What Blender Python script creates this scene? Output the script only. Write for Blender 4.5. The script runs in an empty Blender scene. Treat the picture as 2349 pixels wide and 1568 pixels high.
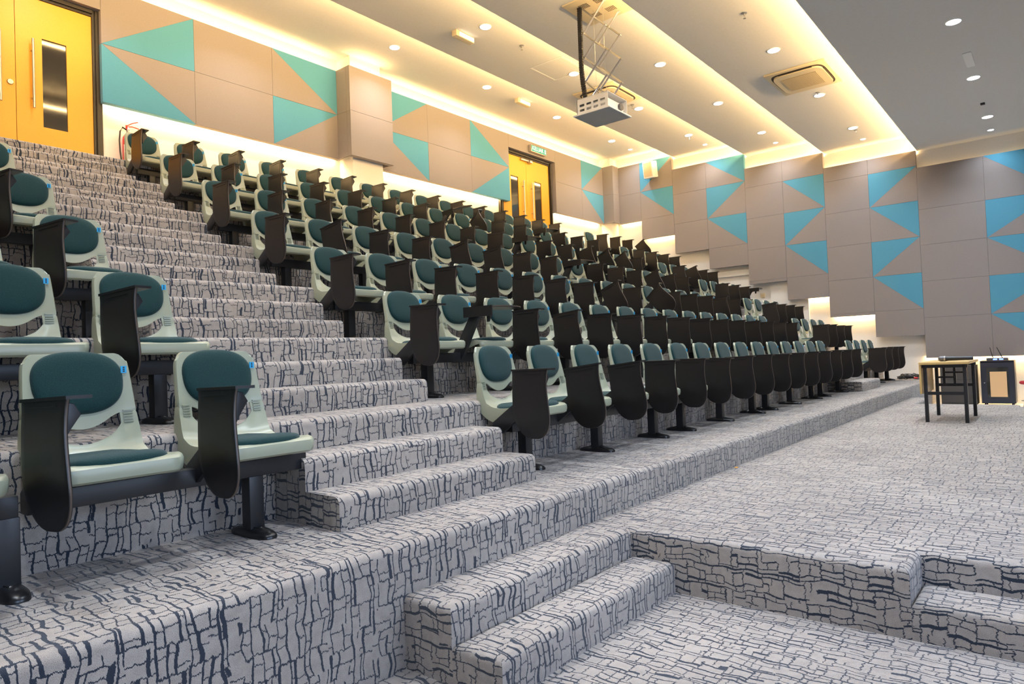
import bpy, bmesh, math, random
from mathutils import Vector, Matrix
random.seed(7)
PI = math.pi
sc = bpy.context.scene
COL = sc.collection

# ------------------------------------------------------------------ dimensions (metres, pit floor at z=0, camera at x=0 y=0)
H = 1.1932
T1, F1, ZB = .4806, .2842, .1529
Y1, D, R = 2.0549, .8816, .4493
YA, YB = 1.80, 1.56
XAL, X1, X1R, YR = 1.7995, 3.1326, 3.4222, .5329
X2, X2R, XAR = 11.70, 11.38, 13.05
A1, B1, H1, H2 = 2.4397, 2.6836, .1470, .2970
XL, XR = 1.7935, 3.179
RXL, RXR = 11.42, 12.70
XWL, XWR, YWF, YWB = -1.2, 15.60, -2.2, 9.25
XP, YP = 15.45, 9.10
SEATX, SEATXR, SEATXL, PITCH = 3.292 + .187, 12.92 + .187, 1.3655 + .187, .56
POSTY = 2.74
def Tz(k): return T1 + (k - 1) * R
SLAB_Z = [5.06 + H, 4.74 + H, 4.42 + H, 4.10 + H, 3.78 + H]
SLAB_E = [7.23, 5.50, 3.83, 2.125]          # edges between the ceiling steps

# ------------------------------------------------------------------ helpers
def newmat(name):
    m = bpy.data.materials.new(name); m.use_nodes = True
    nt = m.node_tree; b = nt.nodes['Principled BSDF']
    return m, nt, b
def simple(name, col, rough=.5, metal=0., spec=.5, bump=0., bscale=200., emis=None, estr=0.):
    m, nt, b = newmat(name)
    b.inputs['Roughness'].default_value = rough
    b.inputs['Metallic'].default_value = metal
    b.inputs['Specular IOR Level'].default_value = spec
    n = nt.nodes.new('ShaderNodeTexNoise'); n.inputs['Scale'].default_value = bscale; n.inputs['Detail'].default_value = 3
    g = nt.nodes.new('ShaderNodeNewGeometry')
    tc = nt.nodes.new('ShaderNodeTexCoord')
    nt.links.new(tc.outputs['Object'], n.inputs['Vector'])
    mx = nt.nodes.new('ShaderNodeMix'); mx.data_type = 'RGBA'
    mx.inputs[6].default_value = (*[c * .94 for c in col], 1); mx.inputs[7].default_value = (*[min(1, c * 1.06) for c in col], 1)
    nt.links.new(n.outputs['Fac'], mx.inputs[0]); nt.links.new(mx.outputs[2], b.inputs['Base Color'])
    nt.nodes.remove(g)
    if bump > 0:
        bp = nt.nodes.new('ShaderNodeBump'); bp.inputs['Strength'].default_value = bump; bp.inputs['Distance'].default_value = .002
        nt.links.new(n.outputs['Fac'], bp.inputs['Height']); nt.links.new(bp.outputs['Normal'], b.inputs['Normal'])
    if emis:
        b.inputs['Emission Color'].default_value = (*emis, 1); b.inputs['Emission Strength'].default_value = estr
    return m

class MB:
    """collects polygons with uv and material index, then links ONE mesh object"""
    def __init__(s): s.v = []; s.f = []; s.uv = []; s.mi = []
    def quad(s, pts, uvs=None, mi=0):
        i = len(s.v); s.v += [tuple(p) for p in pts]; s.f.append(tuple(range(i, i + len(pts))))
        s.uv.append(uvs or [(p[0], p[1]) for p in pts]); s.mi.append(mi)
    def poly(s, verts, faces, mi=0):
        i = len(s.v); s.v += [tuple(p) for p in verts]
        for f in faces:
            s.f.append(tuple(i + a for a in f)); s.uv.append([(verts[a][0], verts[a][1]) for a in f]); s.mi.append(mi)
    def box(s, x0, x1, y0, y1, z0, z1, mi=0, M=None):
        P = [(x0,y0,z0),(x1,y0,z0),(x1,y1,z0),(x0,y1,z0),(x0,y0,z1),(x1,y0,z1),(x1,y1,z1),(x0,y1,z1)]
        if M is not None: P = [tuple(M @ Vector(p)) for p in P]
        s.poly(P, [(0,3,2,1),(4,5,6,7),(0,1,5,4),(1,2,6,5),(2,3,7,6),(3,0,4,7)], mi)
    def prism(s, pts, axis, a, b, mi=0):
        """polygon pts (2-D) extruded along axis from a to b"""
        def P(p, t):
            return {'x': (t, p[0], p[1]), 'y': (p[0], t, p[1]), 'z': (p[0], p[1], t)}[axis]
        n = len(pts); V = [P(p, a) for p in pts] + [P(p, b) for p in pts]
        F = [tuple(range(n))[::-1], tuple(range(n, 2 * n))] + [(i, (i + 1) % n, n + (i + 1) % n, n + i) for i in range(n)]
        s.poly(V, F, mi)
    def tube(s, path, r, n=8, mi=0, cap=True):
        path = [Vector(p) for p in path]; V = []; F = []
        m = len(path)
        rr = r if isinstance(r, (list, tuple)) else [r] * m
        for i, p in enumerate(path):
            d = (path[min(i + 1, m - 1)] - path[max(i - 1, 0)]).normalized()
            a = Vector((0, 0, 1)) if abs(d.z) < .9 else Vector((1, 0, 0))
            u = d.cross(a).normalized(); w = d.cross(u)
            for k in range(n):
                t = 2 * PI * k / n
                V.append(tuple(p + u * math.cos(t) * rr[i] + w * math.sin(t) * rr[i]))
        for i in range(m - 1):
            for k in range(n):
                F.append((i*n+k, i*n+(k+1)%n, (i+1)*n+(k+1)%n, (i+1)*n+k))
        if cap: F += [tuple(range(n)), tuple(range((m-1)*n, m*n))[::-1]]
        s.poly(V, F, mi)
    def lathe(s, prof, n=24, c=(0,0,0), axis='z', mi=0):
        V = []; F = []; m = len(prof)
        for (r, h) in prof:
            for k in range(n):
                t = 2 * PI * k / n; a, b = r * math.cos(t), r * math.sin(t)
                V.append({'z': (c[0]+a, c[1]+b, c[2]+h), 'y': (c[0]+a, c[1]+h, c[2]+b), 'x': (c[0]+h, c[1]+a, c[2]+b)}[axis])
        for i in range(m - 1):
            for k in range(n):
                F.append((i*n+k, i*n+(k+1)%n, (i+1)*n+(k+1)%n, (i+1)*n+k))
        F += [tuple(range(n))[::-1], tuple(range((m-1)*n, m*n))]
        s.poly(V, F, mi)
    def build(s, name, mats, parent=None, smooth=None, bevel=0., segs=2, fix=True, loc=None):
        me = bpy.data.meshes.new(name); me.from_pydata(s.v, [], s.f)
        if not isinstance(mats, (list, tuple)): mats = [mats]
        for m in mats: me.materials.append(m)
        uvl = me.uv_layers.new(name='UVMap'); k = 0
        for pi, p in enumerate(me.polygons):
            p.material_index = s.mi[pi]
            for j in range(p.loop_total): uvl.data[p.loop_start + j].uv = s.uv[pi][j]
        bm = bmesh.new(); bm.from_mesh(me)
        bmesh.ops.remove_doubles(bm, verts=bm.verts, dist=1e-5)
        if fix: bmesh.ops.recalc_face_normals(bm, faces=bm.faces)
        if bevel > 0:
            ed = [e for e in bm.edges if len(e.link_faces) == 2 and e.calc_face_angle(0) > .6]
            bmesh.ops.bevel(bm, geom=ed, offset=bevel, segments=segs, affect='EDGES', profile=.6, clamp_overlap=True)
        bm.to_mesh(me); bm.free()
        if smooth is not None or bevel > 0:
            me.shade_smooth(); me.set_sharp_from_angle(angle=math.radians(smooth or 40))
        o = bpy.data.objects.new(name, me); COL.objects.link(o)
        if parent: o.parent = parent
        if loc: o.location = loc
        return o
def empty(name, loc=(0,0,0), rz=0.):
    o = bpy.data.objects.new(name, None); o.empty_display_size = .1; COL.objects.link(o)
    o.location = loc; o.rotation_euler = (0, 0, rz); return o
def tag(o, label, cat, group=None, kind=None):
    o['label'] = label; o['category'] = cat
    if group: o['group'] = group
    if kind: o['kind'] = kind
    return o
def struct(o): o['kind'] = 'structure'; return o
def dup(root):
    r = root.copy(); COL.objects.link(r)
    for ch in list(root.children):
        c = ch.copy(); COL.objects.link(c); c.parent = r
        for g in list(ch.children):
            d = g.copy(); COL.objects.link(d); d.parent = c
    return r
def part(o, label): o['label'] = label; return o
ORD = ['zeroth','first','second','third','fourth','fifth','sixth','seventh','eighth','ninth','tenth','eleventh','twelfth','thirteenth','fourteenth','fifteenth']

# ------------------------------------------------------------------ materials
def mathn(nt, op, a=None, b=None, c=None, clamp=False):
    n = nt.nodes.new('ShaderNodeMath'); n.operation = op; n.use_clamp = clamp
    for i, x in enumerate((a, b, c)):
        if x is None: continue
        if isinstance(x, (int, float)): n.inputs[i].default_value = x
        else: nt.links.new(x, n.inputs[i])
    return n.outputs[0]
def carpet():
    m, nt, b = newmat('carpet')
    L = nt.links
    uv = nt.nodes.new('ShaderNodeUVMap'); uv.uv_map = 'UVMap'
    sep = nt.nodes.new('ShaderNodeSeparateXYZ'); L.new(uv.outputs[0], sep.inputs[0])
    u, v = sep.outputs[0], sep.outputs[1]
    def noise(scale, det=2., vec=None, sx=1., sy=1., off=0.):
        mp = nt.nodes.new('ShaderNodeMapping'); L.new(vec or uv.outputs[0], mp.inputs[0])
        mp.inputs['Scale'].default_value = (sx, sy, 1); mp.inputs['Location'].default_value = (off, off * .7, 0)
        n = nt.nodes.new('ShaderNodeTexNoise'); n.noise_dimensions = '2D'; n.inputs['Scale'].default_value = scale; n.inputs['Detail'].default_value = det
        L.new(mp.outputs[0], n.inputs['Vector']); return n.outputs['Fac']
    def white(a, bb):
        cb = nt.nodes.new('ShaderNodeCombineXYZ'); L.new(a, cb.inputs[0]); L.new(bb, cb.inputs[1])
        w = nt.nodes.new('ShaderNodeTexWhiteNoise'); w.noise_dimensions = '2D'; L.new(cb.outputs[0], w.inputs['Vector']); return w
    wob = noise(9., 1., off=3.)
    jag = noise(260., 1., sx=1.6, sy=.35, off=1.)
    fringe = noise(420., 0., sx=1., sy=.12, off=5.)
    fr2 = noise(60., 1., sx=1., sy=.5, off=8.)
    uc = mathn(nt, 'MULTIPLY_ADD', u, 1 / .098, mathn(nt, 'MULTIPLY', wob, .42))
    uc = mathn(nt, 'MULTIPLY_ADD', jag, .05, uc)
    C = mathn(nt, 'FLOOR', uc); fu = mathn(nt, 'FRACT', uc)
    zero = mathn(nt, 'MULTIPLY', u, 0.)
    rc = white(C, zero).outputs['Value']
    vj = mathn(nt, 'MULTIPLY_ADD', fringe, .09, mathn(nt, 'MULTIPLY', fr2, .18))
    v1 = mathn(nt, 'ADD', mathn(nt, 'MULTIPLY_ADD', v, 1 / .092, mathn(nt, 'MULTIPLY', rc, 9.31)), vj)
    row = mathn(nt, 'FLOOR', v1); fv = mathn(nt, 'FRACT', v1)
    def rnd3(a_, b_):
        w = white(a_, b_); sp = nt.nodes.new('ShaderNodeSeparateColor'); L.new(w.outputs['Color'], sp.inputs[0]); return sp.outputs
    r1, r2, r3 = rnd3(C, row)
    r4, r5, r6 = rnd3(mathn(nt, 'ADD', C, 31.7), row)
    r7, r8, r9 = rnd3(mathn(nt, 'ADD', C, 77.3), row)
    p1 = mathn(nt, 'MULTIPLY_ADD', r1, .34, .16); p2 = mathn(nt, 'MULTIPLY_ADD', r2, .34, .56)
    # a long line may lean a little inside its block
    lean = mathn(nt, 'MULTIPLY', mathn(nt, 'SUBTRACT', fv, .5), mathn(nt, 'MULTIPLY', mathn(nt, 'SUBTRACT', r9, .5), .10))
    def vline(p, r, pres):
        t = mathn(nt, 'MULTIPLY_ADD', mathn(nt, 'POWER', r, 2.4), .054, .022)
        if pres is not None: t = mathn(nt, 'MULTIPLY', t, pres)
        return mathn(nt, 'LESS_THAN', mathn(nt, 'ABSOLUTE', mathn(nt, 'SUBTRACT', mathn(nt, 'ADD', fu, lean), p)), t)
    e1 = vline(p1, r3, mathn(nt, 'GREATER_THAN', mathn(nt, 'ADD', r7, mathn(nt, 'MULTIPLY', fv, .3)), .28))
    e2 = vline(p2, r4, mathn(nt, 'GREATER_THAN', mathn(nt, 'SUBTRACT', r8, mathn(nt, 'MULTIPLY', fv, .3)), -.02))
    e0 = vline(.04, r5, mathn(nt, 'GREATER_THAN', r6, .12))
    q = mathn(nt, 'ADD', mathn(nt, 'GREATER_THAN', fu, p1), mathn(nt, 'GREATER_THAN', fu, p2))
    s1, s2, s3 = rnd3(mathn(nt, 'MULTIPLY_ADD', q, 13.1, C), row)
    hp = mathn(nt, 'MULTIPLY_ADD', s1, .55, .25)
    c1 = mathn(nt, 'MULTIPLY', mathn(nt, 'LESS_THAN', mathn(nt, 'ABSOLUTE', mathn(nt, 'SUBTRACT', fv, hp)), .024), mathn(nt, 'GREATER_THAN', s2, .22))
    c0 = mathn(nt, 'MULTIPLY', mathn(nt, 'LESS_THAN', fv, mathn(nt, 'MULTIPLY_ADD', r6, .03, .04)), mathn(nt, 'GREATER_THAN', s3, .18))
    ln = mathn(nt, 'MAXIMUM', mathn(nt, 'MAXIMUM', e1, e2), mathn(nt, 'MAXIMUM', e0, mathn(nt, 'MAXIMUM', c1, c0)))
    fib = noise(420., 2.); fib2 = noise(30., 3., off=4.); stain = noise(1.3, 4., off=11.)
    cr = nt.nodes.new('ShaderNodeMix'); cr.data_type = 'RGBA'
    cr.inputs[6].default_value = (.17, .145, .126, 1); cr.inputs[7].default_value = (.56, .498, .438, 1)
    f = mathn(nt, 'MULTIPLY_ADD', fib, .9, mathn(nt, 'MULTIPLY_ADD', fib2, .35, -.22)); f = mathn(nt, 'MULTIPLY_ADD', stain, .5, mathn(nt, 'SUBTRACT', f, .2), clamp=True)
    L.new(f, cr.inputs[0])
    mx = nt.nodes.new('ShaderNodeMix'); mx.data_type = 'RGBA'
    L.new(ln, mx.inputs[0]); L.new(cr.outputs[2], mx.inputs[6]); mx.inputs[7].default_value = (.016, .024, .040, 1)
    L.new(mx.outputs[2], b.inputs['Base Color'])
    b.inputs['Roughness'].default_value = .95; b.inputs['Specular IOR Level'].default_value = .1
    b.inputs['Sheen Weight'].default_value = .25; b.inputs['Sheen Roughness'].default_value = .6
    hgt = mathn(nt, 'MULTIPLY_ADD', ln, -.6, fib)
    bp = nt.nodes.new('ShaderNodeBump'); bp.inputs['Strength'].default_value = .5; bp.inputs['Distance'].default_value = .004
    L.new(hgt, bp.inputs['Height']); L.new(bp.outputs[0], b.inputs['Normal'])
    return m
def fabric(name, c1, c2, scale=350., rough=.9, strength=.5):
    m, nt, b = newmat(name); L = nt.links
    tc = nt.nodes.new('ShaderNodeTexCoord')
    w = nt.nodes.new('ShaderNodeTexNoise'); w.inputs['Scale'].default_value = scale; w.inputs['Detail'].default_value = 2; L.new(tc.outputs['Object'], w.inputs['Vector'])
    v = nt.nodes.new('ShaderNodeTexVoronoi'); v.inputs['Scale'].default_value = scale * .8; L.new(tc.outputs['Object'], v.inputs['Vector'])
    f = mathn(nt, 'MULTIPLY_ADD', v.outputs['Distance'], .8, mathn(nt, 'MULTIPLY_ADD', w.outputs['Fac'], .6, -.25), clamp=True)
    mx = nt.nodes.new('ShaderNodeMix'); mx.data_type = 'RGBA'; L.new(f, mx.inputs[0])
    mx.inputs[6].default_value = (*c1, 1); mx.inputs[7].default_value = (*c2, 1); L.new(mx.outputs[2], b.inputs['Base Color'])
    b.inputs['Roughness'].default_value = rough; b.inputs['Specular IOR Level'].default_value = .2
    b.inputs['Sheen Weight'].default_value = .15
    bp = nt.nodes.new('ShaderNodeBump'); bp.inputs['Strength'].default_value = strength; bp.inputs['Distance'].default_value = .0015
    L.new(f, bp.inputs['Height']); L.new(bp.outputs[0], b.inputs['Normal'])
    return m
M = {}
M['carpet'] = carpet()
M['tile'] = simple('white_tile', (.75, .76, .78), .12)
M['plaster'] = simple('white_plaster', (.80, .775, .73), .75, bump=.1, bscale=40)
M['ceiling'] = simple('ceiling_paint', (.66, .645, .62), .85, bump=.05, bscale=30)
M['grey_fab'] = fabric('greige_panel_fabric', (.225, .195, .185), (.29, .255, .24), 260., .9, .25)
M['teal_fab'] = fabric('teal_panel_fabric', (.070, .25, .355), (.10, .31, .43), 260., .9, .25)
M['shell'] = simple('olive_cream_plastic', (.33, .35, .255), .30, spec=.5, bump=.02, bscale=900)
M['cushion'] = fabric('green_seat_fabric', (.003, .020, .022), (.009, .052, .051), 520., .85, .7)
M['black'] = simple('black_steel', (.012, .012, .014), .38, spec=.5, bump=.05, bscale=300)
M['tablet'] = simple('black_laminate', (.009, .0075, .0075), .36, spec=.5, bump=.12, bscale=500)
M['edgeband'] = simple('tablet_edge', (.085, .062, .048), .35)
M['rubber'] = simple('black_rubber', (.010, .010, .011), .28)
M['tagblue'] = simple('blue_sticker', (.02, .38, .72), .5)
M['ink'] = simple('dark_ink', (.01, .01, .02), .6)
M['grey_metal'] = simple('grey_bracket', (.12, .12, .13), .35, metal=.3)
M['yellow'] = simple('yellow_door_paint', (.72, .335, .02), .42, bump=.03, bscale=60)
M['frame'] = simple('dark_wood_frame', (.014, .009, .005), .4, bump=.1, bscale=90)
M['glass'] = simple('dark_glass', (.02, .018, .015), .06, spec=.8)
M['steel'] = simple('brushed_steel', (.42, .41, .40), .3, metal=.9)
M['alu'] = simple('aluminium', (.50, .49, .48), .3, metal=.85)
M['white_metal'] = simple('white_painted_metal', (.80, .79, .76), .4)
M['grey_plate'] = simple('grey_plate', (.44, .44, .46), .55)
M['ivory'] = simple('ivory_plastic', (.62, .52, .34), .45)
M['ivory_dark'] = simple('grille_tan', (.20, .15, .085), .7, bump=.6, bscale=260)
M['slot'] = simple('dark_slot', (.03, .02, .015), .6)
M['wood'] = simple('yellow_wood', (.62, .42, .16), .35, bump=.1, bscale=50)
M['tan'] = simple('tan_board', (.72, .45, .22), .7)
M['navy'] = simple('navy_black_metal', (.016, .018, .030), .4)
M['brownbox'] = simple('brown_grey_cloth', (.060, .052, .045), .8, bump=.4, bscale=150)
M['red'] = simple('red_enamel', (.62, .02, .025), .3)
M['redcloth'] = simple('red_vinyl', (.36, .01, .02), .5)
M['green_sign'] = simple('green_sign_face', (.0, .20, .14), .5, emis=(.0, .55, .38), estr=.25)
M['sign_white'] = simple('sign_lettering', (.85, .9, .88), .5, emis=(.8, 1., .92), estr=.6)
M['orange_leaf'] = simple('dry_leaf', (.55, .26, .04), .8)
M['clear'] = simple('clear_plastic', (.55, .62, .60), .08, spec=.8)
M['dkgreen'] = simple('bottle_label_teal', (.05, .22, .20), .5)
M['tape'] = simple('lamp_tube', (.9, .9, .85), .4, emis=(1., .93, .78), estr=1.5)
def emit(name, col, s):
    m = bpy.data.materials.new(name); m.use_nodes = True; nt = m.node_tree; nt.nodes.clear()
    e = nt.nodes.new('ShaderNodeEmission'); e.inputs[0].default_value = (*col, 1); e.inputs[1].default_value = s
    o = nt.nodes.new('ShaderNodeOutputMaterial'); nt.links.new(e.outputs[0], o.inputs[0]); return m
M['lens'] = emit('downlight_lens', (.93, .97, 1.), 14.)
M['blue_led'] = emit('blue_display', (.15, .25, 1.), 3.)
M['sky_pane'] = None

# ------------------------------------------------------------------ carpeted floors
RND = .034
def rounded(profile):
    """profile: list of (y,z); rounds convex (nosing) corners. returns points with arc length"""
    out = [profile[0]]
    for i in range(1, len(profile) - 1):
        a, p, c = Vector(profile[i-1]), Vector(profile[i]), Vector(profile[i+1])
        d1 = (p - a).normalized(); d2 = (c - p).normalized()
        cross = d1.x * d2.y - d1.y * d2.x
        if cross < -.5:     # going up then forward = nosing
            s = p - d1 * RND; e = p + d2 * RND; cc = s + d2 * RND
            for k in range(6):
                t = k / 5 * PI / 2
                q = cc - d2 * RND * math.cos(t) + d1 * RND * math.sin(t)
                out.append((q.x, q.y))
        else: out.append(tuple(p))
    out.append(profile[-1]); return out
def terrace(mb, prof, x0, x1, caps=(False, False)):
    pts = rounded(prof); s = prof[0][0] + prof[0][1]
    for i in range(len(pts) - 1):
        (ya, za), (yb, zb) = pts[i], pts[i+1]; l = math.hypot(yb - ya, zb - za)
        mb.quad([(x0, ya, za), (x1, ya, za), (x1, yb, zb), (x0, yb, zb)], [(x0, s), (x1, s), (x1, s + l), (x0, s + l)])
        s += l
    for flag, x in zip(caps, (x0, x1)):
        if flag:
            zb = min(p[1] for p in prof); P = [(x, p[0], p[1]) for p in pts] + [(x, prof[-1][0], zb)]
            if abs(prof[0][1] - zb) > 1e-6: P.append((x, prof[0][0], zb))
            mb.quad(P, [(p[2] + 3.3, p[1]) for p in P])
def floorobj(mb): return struct(mb.build('floor', M['carpet'], smooth=50, fix=True))
# pit
mb = MB()
def flat(mb, x0, x1, y0, y1, z):
    mb.quad([(x0,y0,z),(x1,y0,z),(x1,y1,z),(x0,y1,z)])
flat(mb, XWL, 11.5, YWF, Y1 + .05, 0.); floorobj(mb)
mb = MB(); flat(mb, 11.5, XWR, YWF, Y1 + .05, 0.); struct(mb.build('floor', M['tile']))
# seating terraces, one per row
for k in range(1, 9):
    mb = MB(); y = Y1 + (k - 1) * D; zlow = 0. if k == 1 else Tz(k - 1)
    yend = Y1 + k * D if k < 8 else YWB
    terrace(mb, [(y, zlow), (y, Tz(k)), (yend, Tz(k))], XWL, XWR); floorobj(mb)
# aisle steps
for k in range(1, 8):
    for (xa, xb) in ((XL, XR), (RXL, RXR)):
        y0 = A1 + (k - 1) * D; y1 = B1 + (k - 1) * D; ye = Y1 + k * D; z = Tz(k)
        mb = MB(); terrace(mb, [(y0, z), (y0, z + H1), (y1, z + H1)], xa, xb, (True, True)); floorobj(mb)
        mb = MB(); terrace(mb, [(y1, z), (y1, z + H2), (ye, z + H2)], xa, xb, (True, True)); floorobj(mb)
# presentation floor (one step below the first row), with recessed side steps
def rounded_top(mb, poly, z0, z1, mode):
    """flat top polygon (x,y) ccw at z1 with carpeted sides; mode maps uv"""
    n = len(poly); r = RND
    def inset(d):
        out = []
        for i in range(n):
            a, p, c = Vector(poly[i-1]), Vector(poly[i]), Vector(poly[(i+1) % n])
            d1 = (p - a).normalized(); d2 = (c - p).normalized()
            n1 = Vector((-d1.y, d1.x)); n2 = Vector((-d2.y, d2.x))
            out.append(p + (n1 + n2) / (1 + n1.dot(n2)) * d)
        return out
    rings = []
    for k in range(6):
        t = k / 5 * PI / 2
        rings.append((inset(r * (1 - math.cos(t))), z1 - r + r * math.sin(t)))
    rings = [(inset(0), z0)] + rings
    for (pa, za), (pb, zb) in zip(rings[:-1], rings[1:]):
        for i in range(n):
            j = (i + 1) % n; e = Vector(poly[j]) - Vector(poly[i])
            P = [(pa[i].x, pa[i].y, za), (pa[j].x, pa[j].y, za), (pb[j].x, pb[j].y, zb), (pb[i].x, pb[i].y, zb)]
            if abs(e.x) > abs(e.y): U = [(p[0], p[1] + (p[2] - z1)) for p in P]
            else: U = [(p[0] + (1 if e.y < 0 else -1) * (p[2] - z1), p[1]) for p in P]
            mb.quad(P, U)
    pa, za = rings[-1]
    mb.quad([(p.x, p.y, za) for p in pa])
mb = MB()
poly = [(X1R, YWF), (X2R, YWF), (X2R, YR), (X2, YR), (X2, YA), (XAR, YA), (XAR, Y1 + .02), (XAL, Y1 + .02), (XAL, YA), (X1, YA), (X1, YR), (X1R, YR)]
rounded_top(mb, poly, 0., F1, 0); floorobj(mb)
for (xa, xb) in ((XAL, X1), (X2, XAR)):      # lower long step in front of it
    mb = MB(); rounded_top(mb, [(xa, YB), (xb, YB), (xb, YA), (xa, YA)], 0., ZB, 0); floorobj(mb)
for (xa, xb) in ((X1, X1R), (X2R, X2)):      # side steps in the recess
    mb = MB(); rounded_top(mb, [(xa, YWF), (xb, YWF), (xb, YR), (xa, YR)], 0., ZB, 0); floorobj(mb)

# ------------------------------------------------------------------ walls, ceiling
def wbox(name, *a, mat='plaster'):
    mb = MB(); mb.box(*a); return struct(mb.build(name, M[mat]))
wbox('wall_back', XWL - .1, XWR + .1, YWB, YWB + .12, -.05, 6.6)
wbox('wall_right', XWR, XWR + .12, YWF, YWB, -.05, 6.6)
wbox('wall_left', XWL - .12, XWL, YWF, YWB, -.05, 6.6, mat='grey_fab')
# unseen front wall; its tall windows are added for a cool fill light
mb = MB()
WX = [(-.9, .9), (1.7, 3.7)]
zs0, zs1 = .75, 2.9
xprev = XWL - .1
for a, b_ in WX:
    mb.box(xprev, a, YWF - .15, YWF, -.05, 6.6); mb.box(a, b_, YWF - .15, YWF, -.05, zs0); mb.box(a, b_, YWF - .15, YWF, zs1, 6.6); xprev = b_
mb.box(xprev, XWR + .1, YWF - .15, YWF, -.05, 6.6)
struct(mb.build('wall_front', M['grey_fab']))
for i, (a, b_) in enumerate(WX):
    mb = MB()
    for (xa, xb, za, zb) in ((a, a + .05, zs0, zs1), (b_ - .05, b_, zs0, zs1), (a, b_, zs0, zs0 + .05), (a, b_, zs1 - .05, zs1), ((a + b_) / 2 - .02, (a + b_) / 2 + .02, zs0, zs1)):
        mb.box(xa, xb, YWF - .1, YWF - .05, za, zb)
    struct(mb.build('window_%d' % (i + 1), M['white_metal']))  # frames of the added openings that hold the fill lamps
# stepped ceiling: each step is a board; the higher one runs on over the lower one (cove)
mb = MB(); th = .035; RUN = .30
edges = [YWB] + SLAB_E + [YWF]
for i, z in enumerate(SLAB_Z):
    yb, yf = edges[i], edges[i + 1]
    yf2 = yf - RUN if i < 4 else yf
    mb.box(XWL, XWR, yf2, yb, z, z + th)
    if i < 4: mb.box(XWL, XWR, yf2 - .02, yf2, SLAB_Z[i + 1] + th, z + th)   # end of the cove
mb.box(XWL - .1, XWR + .1, YWF, YWB, 6.58, 6.65)
struct(mb.build('ceiling', M['ceiling']))

# white column on the back wall and pilaster in the corner
mb = MB(); mb.box(7.03, 7.66, 8.90, YWB, T1 + 7 * R, SLAB_Z[0]); struct(mb.build('wall_back', M['plaster']))
mb = MB(); mb.box(15.28, XWR, 8.93, YWB, T1 + 7 * R, SLAB_Z[0]); struct(mb.build('wall_back', M['plaster']))

# ------------------------------------------------------------------ acoustic wall panels
ZBk, ZMk, ZTk = 3.36 + H, 4.09 + H, 4.82 + H
PT = .09; GAP = .0010
npan = 0
def panel(wall, a0, a1, z0, z1, tri, label, edgezones=None, group='acoustic wall panels'):
    """upholstered panel. a = X on the back wall, Y on the right wall (a0 is left in the photo). tri = None or string of 3 corners forming the teal triangle: 'lt','rt','lb','rb'"""
    global npan; npan += 1
    face = {'back': YP, 'right': XP, 'box': 8.762}[wall]
    s = 1 if a1 > a0 else -1
    A0, A1_ = a0 + s * GAP, a1 - s * GAP; Z0, Z1 = z0 + GAP, z1 - GAP
    def P(a, d, z): return (a, face + d, z) if wall != 'right' else (face + d, a, z)
    root = empty('acoustic_panel', P((a0 + a1) / 2, PT, z0))
    tag(root, label, 'wall panel', group)
    C = {'lt': (A0, Z1), 'rt': (A1_, Z1), 'lb': (A0, Z0), 'rb': (A1_, Z0)}
    rx, ry, rz = root.location
    def body(corners, name, mat):
        mb = MB(); n = len(corners)
        # slightly pillowed edge
        cx = sum(c[0] for c in corners) / n; cz = sum(c[1] for c in corners) / n
        rings = []
        for (sc_, d) in ((1., PT), (1., .003), (.9965, .0)):
            rings.append([P(cx + (c[0] - cx) * sc_, d, cz + (c[1] - cz) * sc_) for c in corners])
        V = [(p[0] - rx, p[1] - ry, p[2] - rz) for r_ in rings for p in r_]
        F = [tuple(range(n)), tuple(range(2 * n, 3 * n))]
        for k in range(2):
            for i in range(n): F.append((k*n+i, k*n+(i+1)%n, (k+1)*n+(i+1)%n, (k+1)*n+i))
        mb.poly(V, F); return mb.build(name, mat, root)
    dist = {'back': YWB - YP, 'right': XWR - XP, 'box': 8.895 - 8.762}[wall]
    ca, cz_ = (a0 + a1) / 2, (z0 + z1) / 2; hh = (z1 - z0) * .2
    mb = MB(); pa = P(ca - .02, PT - .002, cz_ - hh); pb = P(ca + .02, dist, cz_ + hh)
    mb.box(min(pa[0], pb[0]) - rx, max(pa[0], pb[0]) - rx, min(pa[1], pb[1]) - ry, max(pa[1], pb[1]) - ry, pa[2] - rz, pb[2] - rz); mb.build('mounting_batten', M['frame'], root)
    order = ['lb', 'rb', 'rt', 'lt']
    if tri is None: body([C[k] for k in order], 'fabric_face', M['grey_fab'])
    else:
        miss = [k for k in order if k not in tri][0]; i = order.index(miss)
        # the grey half holds the missing corner and its two neighbours
        g = [order[i - 1], order[i], order[(i + 1) % 4]]
        t = [k for k in order if k in tri]
        body([C[k] for k in t], 'teal_triangle', M['teal_fab'])
        body([C[k] for k in g], 'grey_triangle', M['grey_fab'])
    return root
cols = [(3.375, 4.54), (4.54, 5.73), (5.73, 6.90)]
T = {(0,'u'): ('lb','rt','rb'), (0,'l'): ('lt','lb','rb'), (2,'u'): ('lt','rt','rb'), (2,'l'): ('lt','rt','lb')}
cn = ['next to the left yellow door', 'midway from left door to square column', 'left of the square column']
for i, (a, b_) in enumerate(cols):
    for r_, z0, z1, rn in (('u', ZMk, ZTk, 'upper'), ('l', ZBk, ZMk, 'lower')):
        t = T.get((i, r_)); look = 'beige panel with a teal triangle' if t else 'plain beige fabric panel'
        panel('back', a, b_, z0, z1, t, f'{look}, {rn} row, {cn[i]}')
for r_, z0, z1, rn in (('u', ZMk, ZTk, 'upper'), ('l', ZBk, ZMk, 'lower')):
    rt = panel('box', 6.90, 7.79, z0, z1, None, f'plain beige panel on the face of the jutting square column, {rn} half')
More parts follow.
